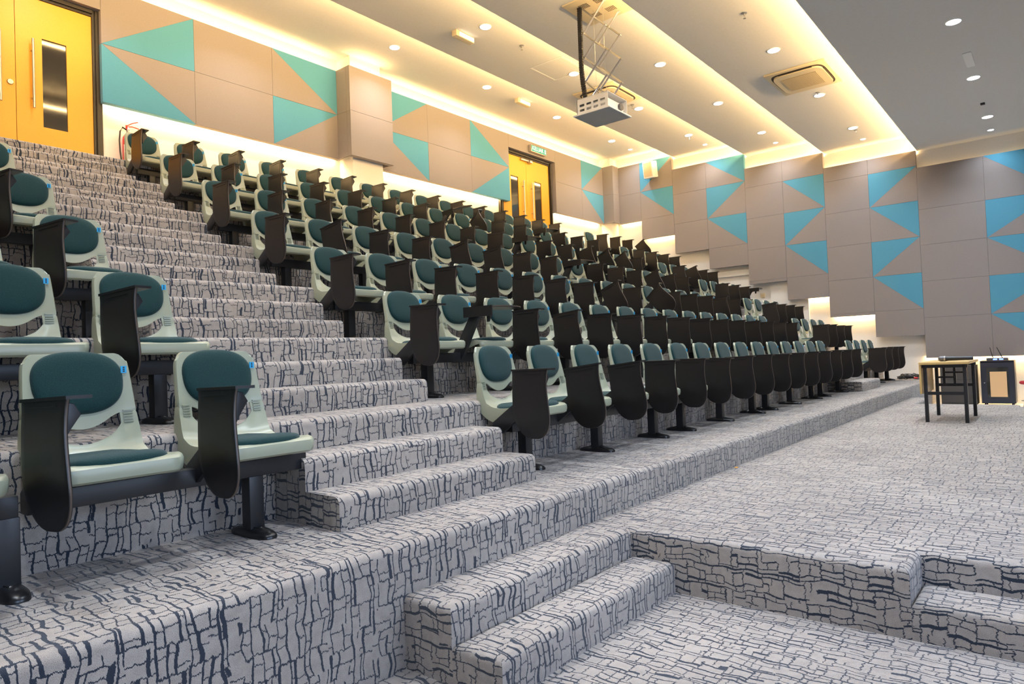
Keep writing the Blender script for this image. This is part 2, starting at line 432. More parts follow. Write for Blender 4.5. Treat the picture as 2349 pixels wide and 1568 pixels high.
# cheeks of the column box
for (xa, xb, side) in ((6.90, 6.93, 'left'), (7.76, 7.79, 'right')):
    for z0, z1, rn in ((ZMk, ZTk, 'upper'), (ZBk, ZMk, 'lower')):
        mb = MB(); mb.box(xa, xb, 8.762 + PT + .002, YP + PT - .002, z0 + .002, z1 - .002)
        o = mb.build('acoustic_panel', M['grey_fab']); tag(o, f'narrow beige panel on the {side} cheek of the jutting square column, {rn} half', 'wall panel', 'acoustic wall panels')
cols = [(7.79, 8.95), (8.95, 10.14), (10.14, 11.345)]
T = {(0,'u'): ('lt','rt','lb'), (0,'l'): ('lt','rt','rb'), (2,'u'): ('lt','lb','rb'), (2,'l'): ('rt','rb','lb')}
cn = ['right of the square column', 'midway from square column to exit door', 'left of the exit door']
for i, (a, b_) in enumerate(cols):
    for r_, z0, z1, rn in (('u', ZMk, ZTk, 'upper'), ('l', ZBk, ZMk, 'lower')):
        t = T.get((i, r_)); look = 'beige panel with a teal triangle' if t else 'plain beige fabric panel'
        panel('back', a, b_, z0, z1, t, f'{look}, {rn} row, {cn[i]}')
cols = [(13.06, 14.17), (14.17, 15.17)]
T = {(1,'u'): ('lt','rt','lb'), (1,'l'): ('lt','rt','rb')}
cn = ['right beside the far exit door', 'in the far right corner']
for i, (a, b_) in enumerate(cols):
    for r_, z0, z1, rn in (('u', ZMk, ZTk, 'upper'), ('l', ZBk, ZMk, 'lower')):
        t = T.get((i, r_)); look = 'grey beige panel with a teal triangle' if t else 'plain grey beige panel'
        panel('back', a, b_, z0, z1, t, f'{look}, {rn} row, {cn[i]}')
panel('back', 11.345, 13.06, 5.725, ZTk, None, 'low wide beige panel above the far yellow exit door')
panel('back', 1.60, 3.375, 5.70, ZTk, None, 'wide beige panel above the left yellow door')
for z0, z1, rn in ((ZMk, ZTk, 'upper'), (ZBk, ZMk, 'lower')):
    for j, (a, b_) in enumerate(((-1.19, .2), (.2, 1.60))):
        panel('back', a, b_, z0, z1, None, f'plain beige panel left of left yellow door, {rn} row, ' + ('farther' if j == 0 else 'nearer'))
# corner pilaster cladding
for z0, z1, rn in ((ZMk, ZTk, 'upper'), (ZBk, ZMk, 'lower')):
    mb = MB(); mb.prism([(15.17, YP + .06), (15.17, 8.80), (15.45, 8.80), (15.45, 8.86), (15.23, 8.86), (15.23, YP + .06)], 'z', z0 + .002, z1 - .002)
    o = mb.build('acoustic_panel', M['grey_fab']); tag(o, f'plain grey panel wrapping the pilaster in the far right corner, {rn} half', 'wall panel', 'acoustic wall panels')
# returns that close the cavity beside and above the doors
for x, z in ((3.375, ZBk), (13.06, ZBk)):
    mb = MB(); mb.box(x + .005, x + .03, YP + PT, YWB, z, 5.72); struct(mb.build('trim_1', M['grey_fab']))
mb = MB(); mb.box(11.315, 11.34, YP + PT, YWB, ZBk, 5.72); struct(mb.build('trim_2', M['grey_fab']))
mb = MB(); mb.box(11.315, 13.09, YP + PT, YWB, 5.722, 5.745); struct(mb.build('trim_3', M['grey_fab']))
mb = MB(); mb.box(1.6, 3.4, YP + PT, YWB, 5.700, 5.722); struct(mb.build('trim_4', M['grey_fab']))

# right wall: columns between these y, each with its own bottom; four height groups follow the ceiling steps
RC = [8.80, 8.18, 7.30, 6.45, 5.53, 4.70, 3.85, 3.00, 2.14, 1.06, -.03, -1.12, -2.2]
BOT = [3.34, 2.86, 2.39, 1.92, 1.465, 1.04, .60, .14, -.31, -.31, -.31, -.31]
GRP = [0, 0, 1, 1, 2, 2, 3, 3, 4, 4, 4, 4]
TOP = [4.80, 4.455, 4.11, 3.775, 3.43]
SEAM = [[4.06, 3.36], [3.83, 3.11, 2.40], [3.66, 2.95, 2.24, 1.53], [3.47, 2.785, 2.075, 1.37, .66], [2.60, 1.90, 1.19, .48]]
TUL, TLR, TUR = ('lt','rt','lb'), ('lt','rt','rb'), None
TRI = {1: {0: ('lt','rt','lb'), 1: ('lt','rt','rb')},
       3: {0: ('lt','rt','rb'), 1: ('lt','rt','lb'), 2: ('lt','rt','rb')},
       5: {1: ('lt','rt','rb'), 2: ('lt','rt','lb'), 3: ('lt','rt','rb')},
       7: {1: ('lt','rt','lb'), 2: ('lt','rt','rb'), 3: ('lt','rt','lb'), 4: ('lt','rt','rb')},
       9: {0: ('lt','rt','rb'), 1: ('lt','rt','lb'), 2: ('lt','rt','rb'), 3: ('lt','rt','lb'), 4: ('lt','rt','rb')}}
for c in range(len(BOT)):
    g = GRP[c]; zz = [TOP[g]] + [s_ for s_ in SEAM[g] if s_ > BOT[c] + .05] + [BOT[c]]
    for r_ in range(len(zz) - 1):
        t = TRI.get(c, {}).get(r_)
        look = 'grey panel with a teal triangle' if t else 'plain grey fabric panel'
        panel('right', RC[c], RC[c + 1], zz[r_ + 1] + H, zz[r_] + H, t, f'{look}, right wall, {ORD[c + 1]} column from far corner, {ORD[r_ + 1]} from top')

# ------------------------------------------------------------------ doors
ZD = Tz(8)
def door(idx, xs, xl, xr, tall, glass_off, extra):
    zt = ZD + tall; y = YWB
    root = struct(empty('door_%d' % idx, (xs, y, ZD)))
    root['label'] = extra
    mb = MB()
    for (a, b_) in ((xl - .10, xl), (xr, xr + .10)):
        mb.box(a - xs, b_ - xs, -.06, -.001, 0, tall + .10)
        mb.box(a - xs + .03, b_ - xs - .03, -.085, -.06, 0, tall + .07)
    mb.box(xl - xs - .0, xr - xs + .0, -.06, -.001, tall, tall + .10); mb.box(xl - xs, xr - xs, -.085, -.06, tall + .03, tall + .07)
    mb.build('frame', M['frame'], root)
    for side, (a, b_) in (('l', (xl, xs)), ('r', (xs, xr))):
        g0, g1 = glass_off
        if side == 'r': ga, gb = xs + g0 - xs, xs + g1 - xs
        else: ga, gb = -(g1), -(g0)
        za, zb = .49, tall - .455
        mb = MB(); A, B = a - xs + .003, b_ - xs - .003; y0, y1 = -.045, -.002
        mb.box(A, ga, y0, y1, .005, tall - .004); mb.box(gb, B, y0, y1, .005, tall - .004)
        mb.box(ga, gb, y0, y1, .005, za); mb.box(ga, gb, y0, y1, zb, tall - .004)
        leaf = mb.build('door_leaf', M['yellow'], root)
        mb = MB(); mb.box(ga, gb, -.030, -.012, za, zb); mb.build('vision_panel', M['glass'], leaf)
        s = 1 if side == 'r' else -1; hx = s * .16
        mb = MB(); mb.tube([(hx, -.10, .68), (hx, -.10, 1.49)], .014, 12)
        for hz in (.80, 1.36): mb.tube([(hx, -.10, hz), (hx, -.04, hz)], .009, 8)
        mb.build('pull_handle', M['steel'], leaf, smooth=40)
    return root
d = door(1, 2.505, 1.70, 3.305, 1.995, (.265, .52), 'left yellow double door with long steel pull handles')
mb = MB(); mb.lathe([(.0, -.062), (.028, -.062), (.033, -.05), (.033, -.045)], 20, (-.055, 0, .935), 'y'); mb.build('lock_cylinder', M['steel'], d, smooth=40)
d2 = door(2, 12.07, 11.22, 12.92, 2.005, (.295, .555), 'far yellow double door under the exit sign')
mb = MB(); mb.box(-.22, .12, -.10, -.05, 1.94, 1.98); mb.box(.05, .14, -.14, -.045, 1.915, 1.97); mb.build('door_closer', M['steel'], d2, bevel=.004)

# ------------------------------------------------------------------ text helper
def textmesh(name, s, size, mat, parent, loc, rot, ext=.001):
    cu = bpy.data.curves.new(name, 'FONT'); cu.body = s; cu.size = size; cu.extrude = ext; cu.align_x = 'CENTER'; cu.align_y = 'CENTER'
    to = bpy.data.objects.new(name, cu); COL.objects.link(to)
    dg = bpy.context.evaluated_depsgraph_get(); me = bpy.data.meshes.new_from_object(to.evaluated_get(dg))
    bpy.data.objects.remove(to); o = bpy.data.objects.new(name, me); COL.objects.link(o)
    me.materials.clear(); me.materials.append(mat); o.parent = parent; o.location = loc; o.rotation_euler = rot
    return o
# exit sign
ex = empty('exit_sign', (12.325, YP, 5.775)); tag(ex, 'lit green exit sign reading KELUAR above the far yellow door', 'exit sign')
mb = MB(); mb.box(-.285, .285, -.09, -.002, -.01, .14); mb.build('housing', M['alu'], ex, bevel=.004)
mb = MB(); mb.box(-.27, .27, -.095, -.091, .003, .127); mb.build('sign_face', M['green_sign'], ex)
o = textmesh('lettering', 'KELUAR', .125, M['sign_white'], ex, (-.045, -.0965, .065), (PI/2, 0, 0)); o.scale = (.92, 1.05, 1)
mb = MB()
mb.box(.205, .25, -.098, -.0955, .02, .11)
mb.build('running_man_door', M['sign_white'], ex)
mb = MB(); mb.tube([(.222,-.0985,.088),(.222,-.0985,.092)], .007, 8); mb.tube([(.222,-.0985,.08),(.230,-.0985,.055)], .005, 6); mb.tube([(.230,-.0985,.055),(.215,-.0985,.03)], .004, 6); mb.tube([(.230,-.0985,.055),(.243,-.0985,.035)], .004, 6)
mb.build('running_man', M['green_sign'], ex)

# ------------------------------------------------------------------ tablet seat
CEN = [(-.196,.350),(-.210,.358),(-.213,.378),(-.209,.397),(-.192,.404),(-.16,.405),(-.11,.399),(-.05,.392),(.01,.388),(.06,.388),(.10,.391),(.13,.398)]
def yline(z):      # y of the backrest surface at height z
    pts = [(.398,.130),(.406,.150),(.418,.168),(.435,.183),(.46,.194),(.50,.206),(.53,.213),(.60,.230),(.70,.254),(.80,.277),(.85,.289)]
    for (a, ya), (b_, yb) in zip(pts[:-1], pts[1:]):
        if z <= b_: return ya + (yb - ya) * (z - a) / (b_ - a)
    return pts[-1][1]
def shell_mesh():
    ns = 35; ss = [-1 + 2 * i / (ns - 1) for i in range(ns)]
    rows = []; wid = []; fl = []
    W_ = [.182,.187,.190,.193,.196,.199,.200,.201,.201,.201,.200,.199]
    FD = [.004,.010,.016,.024,.030,.036,.044,.056,.072,.084,.088,.084]
    for (y, z), w, f in zip(CEN, W_, FD): rows.append(('p', y, z)); wid.append(w); fl.append(f)
    nseat = len(rows)
    zc = [(.406,.012),(.418,.030),(.430,.050),(.438,.058),(.444,.062),(.462,.066),(.480,.070),(.496,.074),(.502,.076),(.516,.070),(.545,.050),(.58,.02),(.62,0),(.66,0),(.70,0),(.735,0),(.762,0),(.780,0),(.789,0),(.792,0)]
    i_open0 = nseat + 4; i_open1 = nseat + 8
    WB = [.198,.197,.196,.195,.195,.194,.193,.192,.192,.191,.190,.189,.188,.186,.184,.182,.180,.178,.176,.174]
    FB = [.076,.064,.052,.044,.040,.036,.033,.030,.029,.027,.025,.023,.022,.021,.020,.019,.018,.016,.013,.010]
    for (z, k), w, f in zip(zc, WB, FB): rows.append(('b', z, k)); wid.append(w); fl.append(f)
    nr = len(rows); grid = []
    for r in range(nr):
        row = []
        for s in ss:
            x = wid[r] * s
            if rows[r][0] == 'p':
                y, z = rows[r][1], rows[r][2]
                if r > 3: z += .010 * abs(s) ** 4 * min(1, (r - 3) / 4)
                if r < 6: y += .014 * max(0, abs(s) - .8) ** 2 / .04
                if r >= nseat - 4: y -= .020 * abs(s) ** 3 * (r - nseat + 5) / 5
            else:
                z0_ = rows[r][1]; z = z0_ + rows[r][2] * min(abs(s) / .74, 1.) ** 2
                if r < nseat + 4: z += .010 * abs(s) ** 4
                e = max(0., min(1., (abs(s) - .50) / .24)) ** 2
                if nseat + 1 <= r <= i_open0: z += .020 * e * (1 - (i_open0 - r) / 4)
                if i_open1 <= r <= i_open1 + 3: z -= .020 * e * (1 - (r - i_open1) / 4)
                if i_open0 < r < i_open1: z += e * (.020 - .040 * (r - i_open0) / (i_open1 - i_open0))
                if z0_ > .62:
                    e = max(0, (abs(s) - .80) / .20); zt = .792 - .030 * e ** 2.2
                    z = .62 + (z - .62) * (zt - .62) / .172
                y = yline(z) - .020 * abs(s) ** 3
                if r < nseat + 3: y = yline(z0_) * .5 + y * .5 - .0
            row.append(Vector((x, y, z)))
        grid.append(row)
    bm = bmesh.new()
    # normals for flange
    full = []
    for r in range(nr):
        a = grid[max(r-1,0)]; b_ = grid[min(r+1,nr-1)]
        row = []
        for side in (0, -1):
            t = (b_[side] - a[side]).normalized()
            n = Vector((0, -t.z, t.y))      # towards the sitter
            if n.z < 0 and n.y > 0: n = -n
            p = grid[r][side]; sx = -1 if side == 0 else 1
            row.append((p + Vector((sx * .004, 0, 0)) - n * fl[r] * .35, p + Vector((sx * .003, 0, 0)) - n * fl[r]))
        full.append([row[0][1], row[0][0]] + grid[r] + [row[1][0], row[1][1]])
    # extra row closing the top rim backwards
    top = [p + Vector((0, .012, .001)) for p in full[-1]]; top2 = [p + Vector((0, .016, -.014)) for p in full[-1]]
    for T_ in (top, top2):
        T_[0] = T_[1] = T_[2] + Vector((.003, 0, -.003)); T_[-1] = T_[-2] = T_[-3] + Vector((-.003, 0, -.003))
    full += [top, top2]
    vv = [[bm.verts.new(p) for p in row] for row in full]
    nc = len(vv[0])
    for r in range(len(vv) - 1):
        for c in range(nc - 1):
            if i_open0 <= r < i_open1:
                sm = (c - 2 + .5) / (ns - 1) * 2 - 1
                if abs(sm) < .735: continue
            bm.faces.new((vv[r][c], vv[r][c+1], vv[r+1][c+1], vv[r+1][c]))
    bmesh.ops.remove_doubles(bm, verts=bm.verts, dist=3e-4)
    bmesh.ops.dissolve_degenerate(bm, edges=bm.edges, dist=1e-4)
    bmesh.ops.recalc_face_normals(bm, faces=bm.faces)
    me0 = bpy.data.meshes.new('seat_shell')
    bm.to_mesh(me0); bm.free()
    to = bpy.data.objects.new('tmp', me0); COL.objects.link(to)
    md = to.modifiers.new('s', 'SOLIDIFY'); md.thickness = .007; md.offset = 0; md.use_even_offset = False
    me1 = bpy.data.meshes.new_from_object(to.evaluated_get(bpy.context.evaluated_depsgraph_get()))
    bpy.data.objects.remove(to); bm = bmesh.new(); bm.from_mesh(me1)
    # vent ridges on both uprights
    for sx in (-1, 1):
        for k in range(5):
            z = .520 + k * .0110
            y = yline(z) - .0165
            M_ = Matrix.Translation((sx * .163, y, z)) @ Matrix.Rotation(sx * -.16, 4, 'Z')
            r = bmesh.ops.create_cube(bm, size=1, matrix=M_ @ Matrix.Diagonal((.034, .009, .0045, 1)))
    bmesh.ops.recalc_face_normals(bm, faces=bm.faces)
    bm.to_mesh(me0); bm.free(); me0.materials.append(M['shell']); me0.shade_smooth(); me0.set_sharp_from_angle(angle=math.radians(48))
    return me0
def cushion_mesh(name, outline, surf, thick, nr=7, exp=4):
    n = len(outline); V = []; F = []
    rs = [1 - (1 - (k / nr)) ** 1.0 for k in range(nr + 1)]
    rs = [0, .35, .6, .78, .88, .94, .975, 1.]
    cx = sum(p[0] for p in outline) / n; cy = sum(p[1] for p in outline) / n
    V.append(surf(cx, cy, thick))
    for r in rs[1:]:
        for (x, y) in outline: V.append(surf(cx + (x - cx) * r, cy + (y - cy) * r, thick * math.sqrt(max(0, 1 - r ** exp))))
    for (x, y) in outline: V.append(surf(x, y, -.006))
    m = len(rs) - 1
    for k in range(n): F.append((0, 1 + k, 1 + (k + 1) % n))
    for i in range(m):
        a, b_ = 1 + i * n, 1 + (i + 1) * n
        for k in range(n): F.append((a + k, b_ + k, b_ + (k + 1) % n, a + (k + 1) % n))
    me = bpy.data.meshes.new(name); me.from_pydata([tuple(v) for v in V], [], F); me.materials.append(M['cushion'])
    bm = bmesh.new(); bm.from_mesh(me); bmesh.ops.recalc_face_normals(bm, faces=bm.faces); bm.to_mesh(me); bm.free()
    me.shade_smooth(); return me
def superell(a, b_, n, N=48, cx=0, cy=0, fn=None):
    out = []
    for k in range(N):
        t = 2 * PI * k / N; c, s = math.cos(t), math.sin(t)
        x = a * math.copysign(abs(c) ** (2 / n), c); y = b_ * math.copysign(abs(s) ** (2 / n), s)
        if fn: x, y = fn(x, y)
        out.append((cx + x, cy + y))
    return out
back_out = superell(.159, .122, 2.5, N=64, cx=0, cy=.682, fn=lambda x, y: (x * (1 + .35 * y), y))
def back_surf(x, z, h):
    s = abs(x) / .185; return Vector((x, yline(z) - .022 * s ** 3 - h - .006, z + h * .25))
seat_out = superell(.176, .172, 3.4, cx=0, cy=-.028)
def pan_z(y):
    pts = CEN[2:]
    for (ya, za), (yb, zb) in zip(pts[:-1], pts[1:]):
        if ya <= y <= yb: return za + (zb - za) * (y - ya) / (yb - ya)
    return .40
def seat_surf(x, y, h): return Vector((x, y, pan_z(y) + .009 + h))
ME_SHELL = shell_mesh()
ME_BACK = cushion_mesh('back_cushion', back_out, back_surf, .026)
ME_SEATC = cushion_mesh('seat_cushion', seat_out, seat_surf, .027)
def tablet_outline():
    # (y, z) with z=0 at the lip and the board hanging to -.405 ; front is -y
    pts = [(-.137, 0), (.137, 0)]
    for (y, z) in ((.134, -.10), (.133, -.20), (.128, -.27), (.108, -.335), (.075, -.380), (.03, -.402), (-.03, -.408), (-.085, -.400), (-.122, -.370), (-.140, -.31), (-.143, -.25), (-.136, -.19), (-.128, -.13), (-.127, -.07), (-.131, -.03)):
        pts.append((y, z))
    return pts
def tablet_mesh(mode):
    bm = bmesh.new()
    t = .013
    def bx(z): return -.010 * math.sin(max(0, -z) / .41 * PI * .9)
    def lerp(tab, z):
        for (za, va), (zb, vb) in zip(tab[:-1], tab[1:]):
            if z <= zb:
                u_ = (z - za) / (zb - za); u_ = u_ * u_ * (3 - 2 * u_); return va + (vb - va) * u_
        return tab[-1][1]
    FR = [(0, -.137), (.02, -.130), (.08, -.126), (.27, -.143), (.41, -.140)]
    RE = [(0, .137), (.03, .134), (.20, .134), (.41, .118)]
    depths = [0, .012, .03, .06, .10, .14, .18, .22, .25, .275, .295, .315, .335, .352, .367, .38, .390, .398, .4035, .407]
    NC = 10; rowsA = []; rowsB = []
    for dz in depths:
        f_, r_ = lerp(FR, dz), lerp(RE, dz); yc = (f_ + r_) / 2 - .012 * max(0, dz - .25) / .16; hw = (r_ - f_) / 2
        if dz > .25: hw *= max(0., 1 - ((dz - .25) / .1585) ** 2.5) ** .42
        rowsA.append([bm.verts.new((bx(-dz), yc - hw + 2 * hw * k / NC, -dz)) for k in range(NC + 1)])
        rowsB.append([bm.verts.new((bx(-dz) + t, yc - hw + 2 * hw * k / NC, -dz)) for k in range(NC + 1)])
    for R_ in (rowsA, rowsB):
        for i in range(len(R_) - 1):
            for k in range(NC): bm.faces.new((R_[i][k], R_[i][k+1], R_[i+1][k+1], R_[i+1][k]))
    n_ = len(rowsA)
    for i in range(n_ - 1):
        for k in (0, NC): bm.faces.new((rowsA[i][k], rowsB[i][k], rowsB[i+1][k], rowsA[i+1][k])).material_index = 1
    for i in (0, n_ - 1):
        for k in range(NC): bm.faces.new((rowsA[i][k], rowsA[i][k+1], rowsB[i][k+1], rowsB[i][k])).material_index = 1
    bmesh.ops.recalc_face_normals(bm, faces=bm.faces)
    bmesh.ops.remove_doubles(bm, verts=bm.verts, dist=1e-5)
    ed = [e for e in bm.edges if len(e.link_faces) == 2 and e.calc_face_angle(0) > .9]
    bmesh.ops.bevel(bm, geom=ed, offset=.0035, segments=2, affect='EDGES', profile=.6)
    # lip
    r = bmesh.ops.create_cube(bm, size=1, matrix=Matrix.Translation((.036, 0, .002)) @ Matrix.Diagonal((.078, .282, .011, 1)))
    # grooves line near the top on the outer face
    bmesh.ops.create_cube(bm, size=1, matrix=Matrix.Translation((-.0035, .0, -.022)) @ Matrix.Diagonal((.003, .17, .003, 1)))
    bmesh.ops.recalc_face_normals(bm, faces=bm.faces)
    if mode == 'open':    # board lies level to +x, its lip hangs down on the -x side
        for v in bm.verts:
            x, y, z = v.co; v.co = (-z, y, -x)
        bmesh.ops.recalc_face_normals(bm, faces=bm.faces)
    me = bpy.data.meshes.new('writing_tablet'); bm.to_mesh(me); bm.free(); me.materials.append(M['tablet']); me.materials.append(M['edgeband'])
    me.shade_smooth(); me.set_sharp_from_angle(angle=math.radians(35)); return me
ME_TAB = tablet_mesh('stowed'); ME_TABO = tablet_mesh('open')
mb = MB(); mb.prism([(.07,.245),(.07,.315),(-.10,.43),(-.20,.50),(-.23,.50),(-.23,.40),(-.12,.33),(.0,.245)], 'x', -.242, -.222)
_o = mb.build('tablet_arm', M['black'], bevel=.003); ME_ARM = _o.data; bpy.data.objects.remove(_o)
mb = MB(); mb.prism([(.07,.245),(.07,.31),(.04,.33),(-.13,.585),(-.22,.615),(-.26,.60),(-.21,.56),(-.06,.30),(-.01,.245)], 'x', -.243, -.213)
_o = mb.build('tablet_arm', M['black'], bevel=.004); ME_ARMO = _o.data; bpy.data.objects.remove(_o)
mb = MB(); mb.prism([(-.240,.632),(-.205,.625),(-.185,.590),(-.215,.545),(-.240,.50)], 'y', -.34, -.29)
_o = mb.build('tablet_hinge', M['black'], bevel=.003); ME_HINGE = _o.data; bpy.data.objects.remove(_o)
mb = MB(); zt_ = .728; yt = yline(zt_) - .026
mb.box(.150, .172, yt - .008, yt - .004, zt_ - .014, zt_ + .014, 0)
for k in range(3): mb.box(.1575, .1645, yt - .0088, yt - .0079, zt_ - .0095 + k * .0075, zt_ - .0045 + k * .0075, 1)
_o = mb.build('number_sticker', [M['tagblue'], M['ink']]); ME_TAG = _o.data; bpy.data.objects.remove(_o)
def make_seat():
    root = empty('lecture_seat')
    for nm, me in (('seat_shell', ME_SHELL), ('back_cushion', ME_BACK), ('seat_cushion', ME_SEATC), ('tablet_arm', ME_ARM), ('writing_tablet', ME_TAB), ('tablet_hinge', ME_HINGE), ('number_sticker', ME_TAG)):
        o = bpy.data.objects.new(nm, me); COL.objects.link(o); o.parent = root
    return root
proto = make_seat(); used = [False]
TABZ = .640
def place_seat(x, y, z, label, group, state=('s', 0, 0)):
    r = proto if not used[0] else dup(proto)
    used[0] = True
    r.location = (x, y, z); tag(r, label, 'seat', group)
    for c in r.children:
        if c.name.startswith('writing_tablet'):
            if state[0] == 'o':
                c.data = ME_TABO; c.location = (-.262, -.24, .655); c.rotation_euler = (0, math.radians(state[2]), math.radians(state[1]))
            else:
                jx = random.uniform(-1.6, 1.6); 
                c.location = (-.262, -.25 + state[3] if len(state) > 3 else -.25, TABZ + random.uniform(-.004, .004) + (state[4] if len(state) > 4 else 0))
                c.rotation_euler = (math.radians(state[1] + jx), math.radians(random.uniform(-1, 1)), math.radians(state[2] + random.uniform(-2.5, 2.5)))
        elif c.name.startswith('tablet_arm') and state[0] == 'o': c.data = ME_ARMO
        elif c.name.startswith('tablet_hinge') and state[0] == 'o': c.scale = (.6, .6, .6); c.location = (-.06, -.10, .24)
    return r
# special tablets  (block, row, seat) -> ('o', turn) raised level / ('s', swing, twist, dy, dz)
STATE = {}
STATE.update({
 ('c',1,2): ('s',-7,0), ('c',1,3): ('s',-5,2), ('c',2,2): ('o',0,0), ('c',2,4): ('s',-5,0), ('c',3,2): ('s',-5,4), ('c',3,8): ('s',-22,0), ('c',3,10): ('s',-42,-6), ('c',3,14): ('s',-7,0),
 ('c',4,1): ('s',0,4), ('c',4,2): ('s',-12,6), ('c',4,5): ('s',-11,3), ('c',4,6): ('s',-7,3), ('c',4,9): ('o',0,0), ('c',4,13): ('s',-20,0), ('c',4,14): ('s',-7,0),
 ('c',5,9): ('o',0,0), ('c',5,12): ('s',-14,0), ('c',5,13): ('s',-22,-8), ('c',5,14): ('s',-26,-8),
 ('c',6,8): ('o',-12,-14), ('c',6,9): ('s',-36,-8), ('c',6,12): ('o',-4,0),
 ('r',7,4): ('s',-32,0), ('r',5,2): ('s',-20,0), ('r',4,4): ('o',6,0), ('r',3,1): ('s',-6,0),
 ('l',1,3): ('s',-1,7), ('l',1,4): ('s',0,-1), ('l',2,4): ('s',-3,13), ('l',3,4): ('s',-2,13), ('l',4,4): ('s',0,10)})
NCEN = 15
def seat_label(block, k, i, n, st):
    tabs = 'tablet raised level' if st[0] == 'o' else ('tablet hanging askew' if abs(st[1]) > 9 else 'tablet folded down')
    pos = {'left': f'{ORD[n - i]} left of stair aisle', 'centre': f'{ORD[i + 1]} right of stair aisle', 'right': f'{ORD[i + 1]} right of far aisle'}[block]
    return f'green cushioned seat, {tabs}, {ORD[k]} row from front, {pos}'
for k in range(1, 8):
    y = POSTY + (k - 1) * D; z = Tz(k)
    for i in range(NCEN):
        st = STATE.get(('c', k, i + 1), ('s', 0, 0))
        place_seat(SEATX + i * PITCH, y, z, seat_label('centre', k, i, NCEN, st), 'tablet seats of the centre block', st)
    for i in range(4):
        st = STATE.get(('r', k, i + 1), ('s', 0, 0))
        place_seat(SEATXR + i * PITCH, y, z, seat_label('right', k, i, 4, st), 'tablet seats of the right block', st)
    for i in range(4):
        xx = SEATXL - (3 - i) * PITCH + (.022 if i < 2 else 0)
        st = STATE.get(('l', k, i + 1), ('s', 0, 0))
        place_seat(xx, y, z, seat_label('left', k, i, 4, st), 'tablet seats of the left block', st)
# beams on posts, each carries up to four seats
def make_beam(x0, x1, posts, y, z, label):
    root = empty('seat_rail', (x0, y, z)); tag(root, label, 'seat support', 'steel rails under the seats')
    mb = MB(); mb.box(0, x1 - x0, -.030, .030, .250, .322); mb.build('beam', M['black'], root, bevel=.004)
    for px in posts:
        a = px - x0
        mb = MB(); mb.box(a - .033, a + .033, -.033, .033, .015, .252); p = mb.build('post', M['black'], root, bevel=.004)
        mb = MB(); N = 24; V = []; F = []
        prof = [(1, 0), (1, .010), (.93, .020), (.70, .030), (.42, .036), (.40, .040)]
        for (r_, h) in prof:
            for q in range(N):
                t = 2 * PI * q / N; c, s = math.cos(t), math.sin(t)
                V.append((a + .048 * r_ * math.copysign(abs(c) ** .6, c), .145 * r_ * math.copysign(abs(s) ** .8, s), h))
        for i in range(len(prof) - 1):
            for q in range(N): F.append((i*N+q, i*N+(q+1)%N, (i+1)*N+(q+1)%N, (i+1)*N+q))
        F += [tuple(range(N))[::-1], tuple(range((len(prof)-1)*N, len(prof)*N))]
        mb.poly(V, F); mb.build('foot', M['rubber'], root, smooth=50)
    return root
CB = [(3.31, 5.50, (3.47, 4.33, 5.22)), (5.56, 7.75, (5.76, 6.66, 7.57)), (7.80, 9.99, (8.0, 8.9, 9.84)), (10.04, 11.55, (10.28, 11.25))]
for k in range(1, 8):
    y = POSTY + (k - 1) * D; z = Tz(k)
    for j, (a, b_, ps) in enumerate(CB):
        make_beam(a, b_, ps, y, z, f'black steel seat rail, centre block, {ORD[k]} row from front, {ORD[j + 1]} from stair aisle')
    make_beam(12.94, 15.10, (13.15, 14.0, 14.9), y, z, f'black steel seat rail, right block, {ORD[k]} row from front')
    make_beam(-.35, .72, (-.1, .69), y, z, f'black steel seat rail, outer left, {ORD[k]} row from front')
    make_beam(.76, 1.82, (1.57,), y, z, f'black steel seat rail on one post, left of stair aisle, {ORD[k]} row')

# ------------------------------------------------------------------ ceiling things
slabn = ['highest rear', 'second highest', 'middle', 'second lowest', 'lowest front']
LY = [8.16, 6.23, 4.65, 2.95, .87]
LXs = [.6, 2.85, 5.12, 7.35, 9.6, 11.85, 14.1]
def downlight(x, y, z, r, label, power):
    root = empty('downlight', (x, y, z)); tag(root, label, 'ceiling light', 'recessed downlights')
    mb = MB(); N = 32; mb.lathe([(r * 1.0, -.004), (r * 1.06, -.007), (r * 1.18, -.005), (r * 1.2, 0)], N); mb.build('trim_ring', M['white_metal'], root, smooth=40)
    mb = MB(); mb.lathe([(.0001, -.0085), (r, -.0085), (r, -.0045), (.0001, -.0045)], N); mb.build('lens', M['lens'], root)
    li = bpy.data.lights.new('downlight_lamp', 'AREA'); li.shape = 'DISK'; li.size = r * 2; li.energy = power; li.color = (.78, .88, 1.); li.spread = math.radians(125)
    lo = bpy.data.objects.new('lamp', li); COL.objects.link(lo); lo.parent = root; lo.location = (0, 0, -.011)
    return root
PW = 23.
for i in range(5):
    xs = LXs
    for j, x in enumerate(xs):
        n = len(xs) - j
        downlight(x, LY[i], SLAB_Z[i], .075, f'round bright downlight, {slabn[i]} ceiling step, {ORD[n]} large one from right wall', PW * (.6, .55, .65, .95, 1.15)[i])
    downlight(15.02, LY[i] + .02, SLAB_Z[i], .045, f'small round downlight close to the right wall in the {slabn[i]} ceiling step', PW * .35)
for j, x in enumerate((3.4, 8.2, 13.0)):
    downlight(x, -1.2, SLAB_Z[4], .075, f'round downlight in the ceiling over the front of the hall, {ORD[j + 1]} from the left wall', PW)

